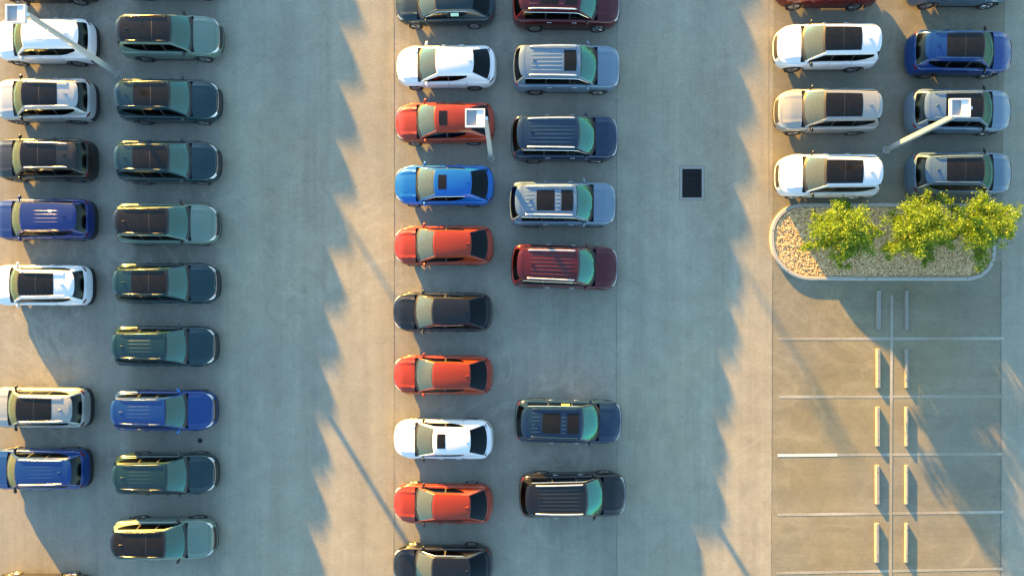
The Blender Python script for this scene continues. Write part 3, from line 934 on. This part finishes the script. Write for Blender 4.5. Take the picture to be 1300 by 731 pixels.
SEAM = mat('pavement_joint', (.115, .112, .105), .95, noise=.5, scale=6)
def seam(px, py0, py1, w=.022, px1=None):
    a, b = at(px, py0), at(px1 or px, py1)
    bm = bmesh.new(); n = 60; rows = []
    for i in range(n + 1):
        t = i / n
        y = a.y + (b.y - a.y) * t; x = a.x + (b.x - a.x) * t + random.uniform(-.008, .008)
        ww = w * random.uniform(.4, 1.2)
        rows.append((bm.verts.new((x - ww / 2, y, gz(y) + .008)), bm.verts.new((x + ww / 2, y, gz(y) + .008))))
    for p, q in zip(rows, rows[1:]): bm.faces.new((p[0], p[1], q[1], q[0]))
    tag(link('pavement_joint', finish(bm, 'pavement_joint', 0), None, SEAM), kind='structure')
seam(500, -60, 800, .03); seam(783, -60, 800, .02); seam(981, 345, 800, .024, 979); seam(1270, 330, 800, .03)
seam(976, -60, 260, .012)

# ------------------------------------------------------------------ painted bay lines
def line_material(name, wear, c=(.60, .585, .54)):
    m, nt, p, o = nodes_of(name)
    N = nt.nodes.new; Lk = nt.links.new
    tc = N('ShaderNodeTexCoord')
    n = N('ShaderNodeTexNoise'); n.inputs['Scale'].default_value = 9; n.inputs['Detail'].default_value = 8; n.inputs['Roughness'].default_value = .75
    Lk(tc.outputs['Object'], n.inputs['Vector'])
    n2 = N('ShaderNodeTexNoise'); n2.inputs['Scale'].default_value = .28; n2.inputs['Detail'].default_value = 3
    Lk(tc.outputs['Object'], n2.inputs['Vector'])
    ad = N('ShaderNodeMath'); ad.operation = 'MULTIPLY_ADD'; ad.inputs[1].default_value = 1.5
    Lk(n2.outputs['Fac'], ad.inputs[0]); Lk(n.outputs['Fac'], ad.inputs[2])
    r = N('ShaderNodeMapRange'); r.inputs[1].default_value = .85; r.inputs[2].default_value = 1.36
    r.inputs[3].default_value = 1.0 - wear * .5; r.inputs[4].default_value = 1.0 - wear
    Lk(ad.outputs[0], r.inputs[0])
    mx = N('ShaderNodeMix'); mx.data_type = 'RGBA'
    mx.inputs[6].default_value = (.235, .208, .150, 1); mx.inputs[7].default_value = (*c, 1)
    Lk(r.outputs[0], mx.inputs[0]); Lk(mx.outputs[2], p.inputs['Base Color'])
    p.inputs['Roughness'].default_value = .8
    return m
LINE = line_material('worn_line_paint', .96); LINE_FAINT = line_material('faded_line_paint', .98, (.44, .42, .36)); LINE_NEW = line_material('fresh_line_paint', .12, (.56, .56, .54))
def hline(x0, y0, x1, y1, m, w=.125, lift=.010):
    a, b = at(x0, y0), at(x1, y1)
    d = (b - a); d.z = 0; n = Vector((-d.y, d.x, 0)).normalized() * w / 2
    bm = bmesh.new(); k = max(2, int(d.length / .7)); rows = []
    for i in range(k + 1):
        p = a + d * (i / k)
        r = []
        for sg in (-1, 1):
            q = p + n * sg; q.z = gz(q.y) + lift; r.append(bm.verts.new(q))
        rows.append(r)
    for p, q in zip(rows, rows[1:]): bm.faces.new((p[0], p[1], q[1], q[0]))
    return tag(link('bay_line', finish(bm, 'bay_line', 0), None, m), kind='structure')
for x0, y0, x1, y1 in ((988, 430, 1275, 429.5), (989, 503.5, 1275, 503), (987, 653, 1274, 649.5), (985.5, 727, 1274, 721.5), (985, 801, 1273, 796)):
    hline(x0, y0, x1, y1, LINE)
hline(987, 577.7, 1063, 577.0, LINE_NEW, .135, .014)
hline(1063, 577.0, 1274, 576, LINE)
hline(1132, 375, 1131.3, 512, LINE, .125, .016)
hline(1131.3, 512, 1130, 800, LINE_FAINT, .125, .016)

# ------------------------------------------------------------------ wheel stops
def stop_mesh(w):
    bm = bmesh.new()
    prof = [(-w / 2, 0), (-w / 2, .06), (-w * .36, .13), (w * .36, .13), (w / 2, .06), (w / 2, 0)]
    A_ = [bm.verts.new((x, -.915, z)) for x, z in prof]; B_ = [bm.verts.new((x, .915, z)) for x, z in prof]
    for i in range(5): bm.faces.new((A_[i], A_[i + 1], B_[i + 1], B_[i]))
    bm.faces.new((A_[5], A_[0], B_[0], B_[5]))
    bm.faces.new(A_[::-1]); bm.faces.new(B_)
    bevel(bm, .008, 1)
    return finish(bm, 'wheel_stop', 30)
def pin_mesh():
    bm = bmesh.new()
    bmesh.ops.create_cone(bm, cap_ends=True, segments=8, radius1=.018, radius2=.016, depth=.012)
    return finish(bm, 'steel_pin', 40)
st_l, st_r, pin = stop_mesh(.185), stop_mesh(.13), pin_mesh()
sty = (393.5, 467.3, 541, 614.5, 688, 762)
wl = ['in the shade below the island', 'its head just touched by sunlight', 'third row below the island', 'fourth row below the island', 'next to last visible row', 'bottom row']
rows_txt = ['in shade just below the island', 'second below the island', 'third below the island', 'fourth below the island', 'fifth below the island', 'beyond the bottom edge']
for i, y in enumerate(sty):
    for sidew, x, me in (('left of', 1114.6 - i * .55, st_l), ('right of', 1150.0 - i * .1, st_r)):
        p = at(x, y)
        o = link('wheel_stop', me, None, M['stopconc'])
        o.location = (p.x, p.y, gz(p.y)); o.rotation_euler = (gslope(p.y), 0, random.uniform(-.012, .012))
        tag(o, f'concrete wheel stop {sidew} the centre line, {rows_txt[i]}', 'wheel stop', 'concrete wheel stops in the empty bays')
        for dy in (-.6, .6):
            q = link('steel_pin', pin, o, M['iron']); q.location = (0, dy, .133)

# ------------------------------------------------------------------ drain grate, drain cap
c = (dr0 + dr1) / 2; gw, gh = dr1.x - dr0.x, dr1.y - dr0.y
g = empty('drain_grate', (c.x, c.y, gz(c.y)), (gslope(c.y), 0, .0))
tag(g, 'black rectangular storm drain grate in a pale concrete frame in the open lane', 'drain grate')
bm = bmesh.new()
for sx, sy, cx, cy in ((.11, gh + .22, -gw / 2 - .055, 0), (.11, gh + .22, gw / 2 + .055, 0), (gw, .11, 0, -gh / 2 - .055), (gw, .11, 0, gh / 2 + .055)):
    add_box(bm, (cx, cy, -.03), (sx, sy, .076))
link('concrete_frame', finish(bm, 'concrete_frame', 0), g, mat('drain_frame_concrete', (.235, .23, .21), .9, noise=.2, scale=12))
bm = bmesh.new()
for a, b in (((-gw/2 - .121), 0), ((gw/2 + .121), 0)): add_box(bm, (a, 0, .002), (.022, gh + .264, .005))
for b in (-gh/2 - .121, gh/2 + .121): add_box(bm, (0, b, .002), (gw + .22, .022, .005))
link('joint', finish(bm, 'joint', 0), g, SEAM)
bm = bmesh.new()
add_box(bm, (0, 0, -.45), (gw, gh, .02))
for sx, sy, cx, cy in ((.02, gh, -gw / 2 + .012, 0), (.02, gh, gw / 2 - .012, 0), (gw - .05, .02, 0, -gh / 2 + .012), (gw - .05, .02, 0, gh / 2 - .012)):
    add_box(bm, (cx, cy, -.24), (sx, sy, .40))
link('pit', finish(bm, 'pit', 0), g, M['pit'])
bm = bmesh.new(); add_box(bm, (0, 0, -.012), (.030, gh - .05, .035)); barm = finish(bm, 'bar', 0)
for i in range(12):
    o = link('bar', barm, g, M['iron']); o.location = (-gw / 2 + gw * (i + .5) / 12, 0, 0)
bm = bmesh.new(); add_box(bm, (0, 0, -.022), (gw - .05, .03, .02)); crm = finish(bm, 'cross_bar', 0)
for i in range(5):
    o = link('cross_bar', crm, g, M['iron']); o.location = (0, -gh / 2 + gh * (i + .5) / 5, 0)
p = at(254, 559)
bm = bmesh.new(); bmesh.ops.create_cone(bm, cap_ends=True, segments=20, radius1=.12, radius2=.115, depth=.012, matrix=Matrix.Translation((0, 0, .006)))
add_box(bm, (0, 0, .014), (.05, .05, .008))
o = link('manhole_cover', finish(bm, 'drain_cap', 30), None, M['iron']); o.location = (p.x, p.y, gz(p.y))
tag(o, 'small round black cover set in the pavement by a deep blue crossover', 'manhole cover')

# ------------------------------------------------------------------ planted island
KH = .14
def outline(n_arc=10):
    """kerb outline, photo px -> ground"""
    pts = []
    def arc(cx, cy, rx, ry, a0, a1):
        for i in range(n_arc + 1):
            a = R(a0 + (a1 - a0) * i / n_arc)
            pts.append((cx + rx * math.cos(a), cy - ry * math.sin(a)))
    arc(1018, 299, 40, 41, 90, 180)
    arc(1030, 305, 52, 50.5, 180, 270)
    for x in (1100, 1165): pts.append((x, 356))
    arc(1228, 321, 36, 35, 270, 360)
    arc(1234, 288, 30, 30, 0, 90)
    for x in (1170, 1095): pts.append((x, 258))
    return [at(x, y, 0.1) for x, y in pts]
OL = outline()
def inset(P, d):
    n = len(P); out = []
    cen = sum(P, Vector()) / n
    for i in range(n):
        a, b = P[i - 1], P[(i + 1) % n]
        t = (b - a); t.z = 0; t.normalize()
        nrm = Vector((-t.y, t.x, 0))
        if nrm.dot(cen - P[i]) < 0: nrm = -nrm
        out.append(P[i] + nrm * d)
    return out
IN = inset(OL, .17)
isl = empty('planting_island', (at(1120, 308).x, at(1120, 308).y, gz(at(1120, 308).y)))
tag(isl, 'raised planting island with rounded concrete kerb and gravel bed under three trees', 'planting island')
cut = []
dist = 0; last = 0
off = isl.location
seg, segs = [], []
n = len(OL)
lens = []
for i in range(n + 1):
    j = i % n
    seg.append(j)
    if i > 0:
        dist += (OL[j] - OL[i - 1]).length
    if dist > 2.1 or i == n:
        segs.append(seg); seg = [j]; dist = 0
for sg in segs:
    if len(sg) < 2: continue
    bm = bmesh.new(); rows = []
    for idx, j in enumerate(sg):
        o_, i_ = OL[j].copy(), IN[j].copy()
        # small open joint between kerb stones
        nb = sg[idx + 1] if idx == 0 else sg[idx - 1]
        if idx in (0, len(sg) - 1):
            d = (OL[nb] - OL[j]).normalized() * .012
            o_ += d; i_ += d
        zg = gz(o_.y); q = (i_ - o_).normalized()
        prof = [(o_, -.05), (o_, KH - .03), (o_ + q * .03, KH), (i_ - q * .015, KH), (i_, KH - .015), (i_, -.05)]
        rows.append([bm.verts.new(Vector((p.x, p.y, zg + z)) - off) for p, z in prof])
    for a, b in zip(rows, rows[1:]):
        for k in range(5): bm.faces.new((a[k], a[k + 1], b[k + 1], b[k]))
    bm.faces.new(rows[0]); bm.faces.new(rows[-1][::-1])
    link('kerb_stone', finish(bm, 'kerb_stone', 35), isl, M['concrete'])
bm = bmesh.new()
bm.faces.new([bm.verts.new(Vector((p.x, p.y, gz(p.y) + .06)) - off) for p in IN])
link('soil_bed', finish(bm, 'soil_bed', 0), isl, M['soil'])
def inside(x, y, P):
    r = False; j = len(P) - 1
    for i in range(len(P)):
        if (P[i].y > y) != (P[j].y > y) and x < (P[j].x - P[i].x) * (y - P[i].y) / (P[j].y - P[i].y) + P[i].x: r = not r
        j = i
    return r
# gravel: many small broken stones
rg = random.Random(3)
gm = bpy.data.materials.new('gravel_stone'); gm.use_nodes = True
nt = gm.node_tree; pb = nt.nodes['Principled BSDF']; pb.inputs['Roughness'].default_value = .85
gi = nt.nodes.new('ShaderNodeNewGeometry'); cr = nt.nodes.new('ShaderNodeValToRGB')
nt.links.new(gi.outputs['Random Per Island'], cr.inputs[0]); nt.links.new(cr.outputs[0], pb.inputs['Base Color'])
e = cr.color_ramp; e.elements[0].color = (.42, .255, .11, 1); e.elements[1].color = (.88, .68, .42, 1)
e.elements.new(.35).color = (.67, .445, .215, 1); e.elements.new(.7).color = (.79, .55, .30, 1)
IN2 = inset(OL, .21)
bx0, bx1 = min(p.x for p in IN2), max(p.x for p in IN2); by0, by1 = min(p.y for p in IN2), max(p.y for p in IN2)
verts, faces = [], []
base_pts = [(1, 0, 0), (-1, 0, 0), (0, 1, 0), (0, -1, 0), (0, 0, 1), (.6, .6, .6), (-.6, -.5, .7)]
octf = [(0, 2, 4), (2, 1, 4), (1, 3, 4), (3, 0, 4)]
cnt = 0
while cnt < 24000:
    x, y = rg.uniform(bx0, bx1), rg.uniform(by0, by1)
    if not inside(x, y, IN2): continue
    r = rg.uniform(.020, .048); r2 = r * rg.uniform(.5, 1); h = r * rg.uniform(.5, 1.0); a = rg.uniform(0, 6.28)
    z = gz(y) + .062 + rg.uniform(0, .028)
    ca, sa = math.cos(a), math.sin(a); b = len(verts)
    k = 5; 
    for q in range(k):
        t = 2 * math.pi * q / k + rg.uniform(-.3, .3)
        u, v = r * math.cos(t), r2 * math.sin(t)
        verts.append((x + u * ca - v * sa, y + u * sa + v * ca, z - .012))
        verts.append((x + (u * ca - v * sa) * .72, y + (u * sa + v * ca) * .72, z + h * rg.uniform(.7, 1.1)))
    for q in range(k):
        q2 = (q + 1) % k
        faces.append((b + 2 * q, b + 2 * q2, b + 2 * q2 + 1, b + 2 * q + 1))
    faces.append(tuple(b + 2 * q + 1 for q in range(k)))
    cnt += 1
me = bpy.data.meshes.new('gravel'); me.from_pydata(verts, [], faces); me.materials.append(gm)
o = bpy.data.objects.new('gravel', me); col.objects.link(o); tag(o, kind='stuff')

# ------------------------------------------------------------------ trees
def leaf_material(name, lo, hi):
    m, nt, p, o = nodes_of(name)
    N = nt.nodes.new; Lk = nt.links.new
    g = N('ShaderNodeNewGeometry'); r = N('ShaderNodeValToRGB')
    Lk(g.outputs['Random Per Island'], r.inputs[0])
    r.color_ramp.elements[0].color = (*lo, 1); r.color_ramp.elements[1].color = (*hi, 1)
    Lk(r.outputs[0], p.inputs['Base Color']); p.inputs['Roughness'].default_value = .5
    t = N('ShaderNodeBsdfTranslucent'); Lk(r.outputs[0], t.inputs['Color'])
    mx = N('ShaderNodeMixShader'); mx.inputs[0].default_value = .5
    Lk(p.outputs[0], mx.inputs[1]); Lk(t.outputs[0], mx.inputs[2]); Lk(mx.outputs[0], o.inputs['Surface'])
    return m
LEAF = leaf_material('bright_leaf', (.080, .155, .007), (.265, .390, .015))
def tree(name, base_px, crown_px, rad, h0, h1, label, seed, nleaf):
    rt = random.Random(seed)
    b = at(*base_px)
    ct = at(*crown_px, (h0 + h1) / 2)
    t = empty(name, (b.x, b.y, gz(b.y) + .06))
    tag(t, label, 'tree', 'trees on the planting island')
    cl = Vector((ct.x - b.x, ct.y - b.y, 0))
    zc0, zc1 = h0, h1
    bm = bmesh.new()
    fork = Vector((cl.x * .25, cl.y * .25, h0 * .9))
    add_tube(bm, [(0, 0, -.05), (cl.x * .08, cl.y * .08, h0 * .45), fork], [.07, .058, .05], 7)
    tips = []
    nb = 15
    for k in range(nb):
        a = 2 * math.pi * (k + rt.uniform(-.35, .35)) / nb * 2
        lev = (k % 3)
        rr = rad * (1.0 if lev == 0 else .72 if lev == 1 else .38) * rt.uniform(.75, 1.12)
        zz = zc0 + (zc1 - zc0) * ((.22, .55, .9)[lev] + rt.uniform(-.1, .12))
        tip = Vector((cl.x + rr * math.cos(a), cl.y + rr * math.sin(a) * .92, zz))
        mid = fork.lerp(tip, .5) + Vector((rt.uniform(-.12, .12), rt.uniform(-.12, .12), .12))
        add_tube(bm, [fork - Vector((0, 0, .05)), mid, tip], [.032, .02, .007], 5)
        for q in range(12):
            f = .28 + .72 * (q + rt.random()) / 12
            p = fork.lerp(mid, f * 2) if f < .5 else mid.lerp(tip, f * 2 - 1)
            p = p + Vector((rt.gauss(0, .16), rt.gauss(0, .16), rt.gauss(0, .12)))
            tips += [(p, rt.uniform(.5, 1.0))] * 2
            if q % 3 == 0: add_tube(bm, [mid.lerp(tip, max(0, f * 2 - 1)), p], [.008, .003], 3)
    for q in range(75):        # twigs that fill the crown between the limbs
        while True:
            u = Vector((rt.uniform(-1, 1), rt.uniform(-1, 1), rt.uniform(-1, 1)))
            if .12 < u.length < 1 and math.sin(math.atan2(u.y, u.x) * 5 + seed) * .28 + .85 > u.length: break
        p = Vector((cl.x + u.x * rad * .80, cl.y + u.y * rad * .78, (zc0 + zc1) / 2 + .15 + u.z * (zc1 - zc0) * .42))
        tips.append((p, rt.uniform(.7, 1.2)))
        add_tube(bm, [fork.lerp(p, .55) + Vector((0, 0, -.03)), p], [.008, .003], 3)
    link('trunk', finish(bm, 'trunk', 60), t, M['bark'])
    V, F = [], []
    for i in range(nleaf):
        p, sp = rt.choice(tips)
        c = p + Vector((rt.gauss(0, .13 * sp), rt.gauss(0, .13 * sp), rt.gauss(0, .10 * sp)))
        ln = rt.uniform(.07, .14); wd = ln * rt.uniform(.38, .55)
        d = Vector((rt.uniform(-1, 1), rt.uniform(-1, 1), rt.uniform(-.45, .6))).normalized()
        nrm = Vector((rt.gauss(0, .55), rt.gauss(0, .55), 1)); sdv = d.cross(nrm).normalized()
        k = len(V)
        dr = Vector((0, 0, -.02))
        V += [c - d * ln / 2, c + sdv * wd / 2, c + d * ln / 2 + dr, c - sdv * wd / 2]
        F.append((k, k + 1, k + 2, k + 3))
    me = bpy.data.meshes.new('crown'); me.from_pydata([tuple(v) for v in V], [], F)
    link('crown', me, t, LEAF)
tree('young_tree', (1081, 308), (1066, 292), 1.70, .95, 2.7, 'bright green tree at the left end of the island, apart from the others', 11, 16000)
tree('young_tree', (1160, 303), (1166, 292), 1.74, .95, 2.7, 'bright green tree in the middle of the island, next to the right tree', 23, 16000)
tree('young_tree', (1226, 300), (1247, 284), 1.90, 1.0, 3.2, 'bright green tree at the right end of the island, tallest of the three', 37, 18000)

# ------------------------------------------------------------------ light poles
PH = 5.85
def light_pole(base_px, label, group='square light poles over the parked cars', thick=.21):
    b = at(*base_px)
    t = empty('light_pole', (b.x, b.y, gz(b.y)))
    tag(t, label, 'light pole', group)
    bm = bmesh.new()
    v = add_box(bm, (0, 0, PH / 2), (thick, thick, PH), .72); bevel(bm, .012, 1)
    link('pole', finish(bm, 'pole', 30), t, M['steelpaint'])
    bm = bmesh.new(); add_box(bm, (0, 0, .02), (.34, .34, .04)); bevel(bm, .006, 1)
    bp = link('base_plate', finish(bm, 'base_plate', 30), t, M['steelpaint'])
    bm = bmesh.new()
    for sx in (-1, 1):
        for sy in (-1, 1): bmesh.ops.create_cone(bm, cap_ends=True, segments=6, radius1=.022, radius2=.02, depth=.05, matrix=Matrix.Translation((sx * .135, sy * .135, .065)))
    link('anchor_bolt', finish(bm, 'anchor_bolt', 0), bp, M['iron'])
    bm = bmesh.new()
    add_box(bm, (-.06, 0, PH + .03), (.30, .10, .09)); bevel(bm, .015, 1)
    add_tube(bm, [(.0, 0, PH - .05), (.0, 0, PH + .09)], .07, 10)
    link('arm', finish(bm, 'arm', 30), t, M['whitepaint'])
    hx, w, d, z = -.40, .76, .70, PH + .05
    bm = bmesh.new()
    fr = .05
    add_box(bm, (hx - w / 2 + fr / 2, 0, z), (fr, d, .13)); add_box(bm, (hx + w / 2 - fr / 2, 0, z), (fr, d, .13))
    add_box(bm, (hx, -d / 2 + fr / 2, z), (w - 2 * fr, fr, .126)); add_box(bm, (hx, d / 2 - fr / 2, z), (w - 2 * fr, fr, .126))
    hd = link('lamp_head', finish(bm, 'lamp_head', 0), t, M['whitepaint'])
    bm = bmesh.new(); add_box(bm, (hx, 0, z - .035), (w - 2 * fr - .004, d - 2 * fr - .004, .03))
    link('recessed_panel', finish(bm, 'recessed_panel', 0), hd, M['panel'])
    bm = bmesh.new(); add_box(bm, (hx + w / 2 - fr - .14, 0, z + .01), (.27, d - 2 * fr - .008, .055)); bevel(bm, .01, 1)
    link('driver_cover', finish(bm, 'driver_cover', 30), hd, M['whitepaint'])
    return t
light_pole((149, 93.5), 'white light pole leaning over the white ribbed roof crossover at the upper left')
light_pole((623.6, 201), 'white light pole between the orange red sedan and the azure sedan in the middle')
light_pole((1125, 190.5), 'white light pole over the blue silver crossover at the upper right')
light_pole((-96, -585), 'white light pole beyond the top edge, seen only by its shadow', 'light poles beyond the top edge', .15)
light_pole((308, -708), 'white light pole beyond the top edge, seen only by its shadow', 'light poles beyond the top edge', .15)
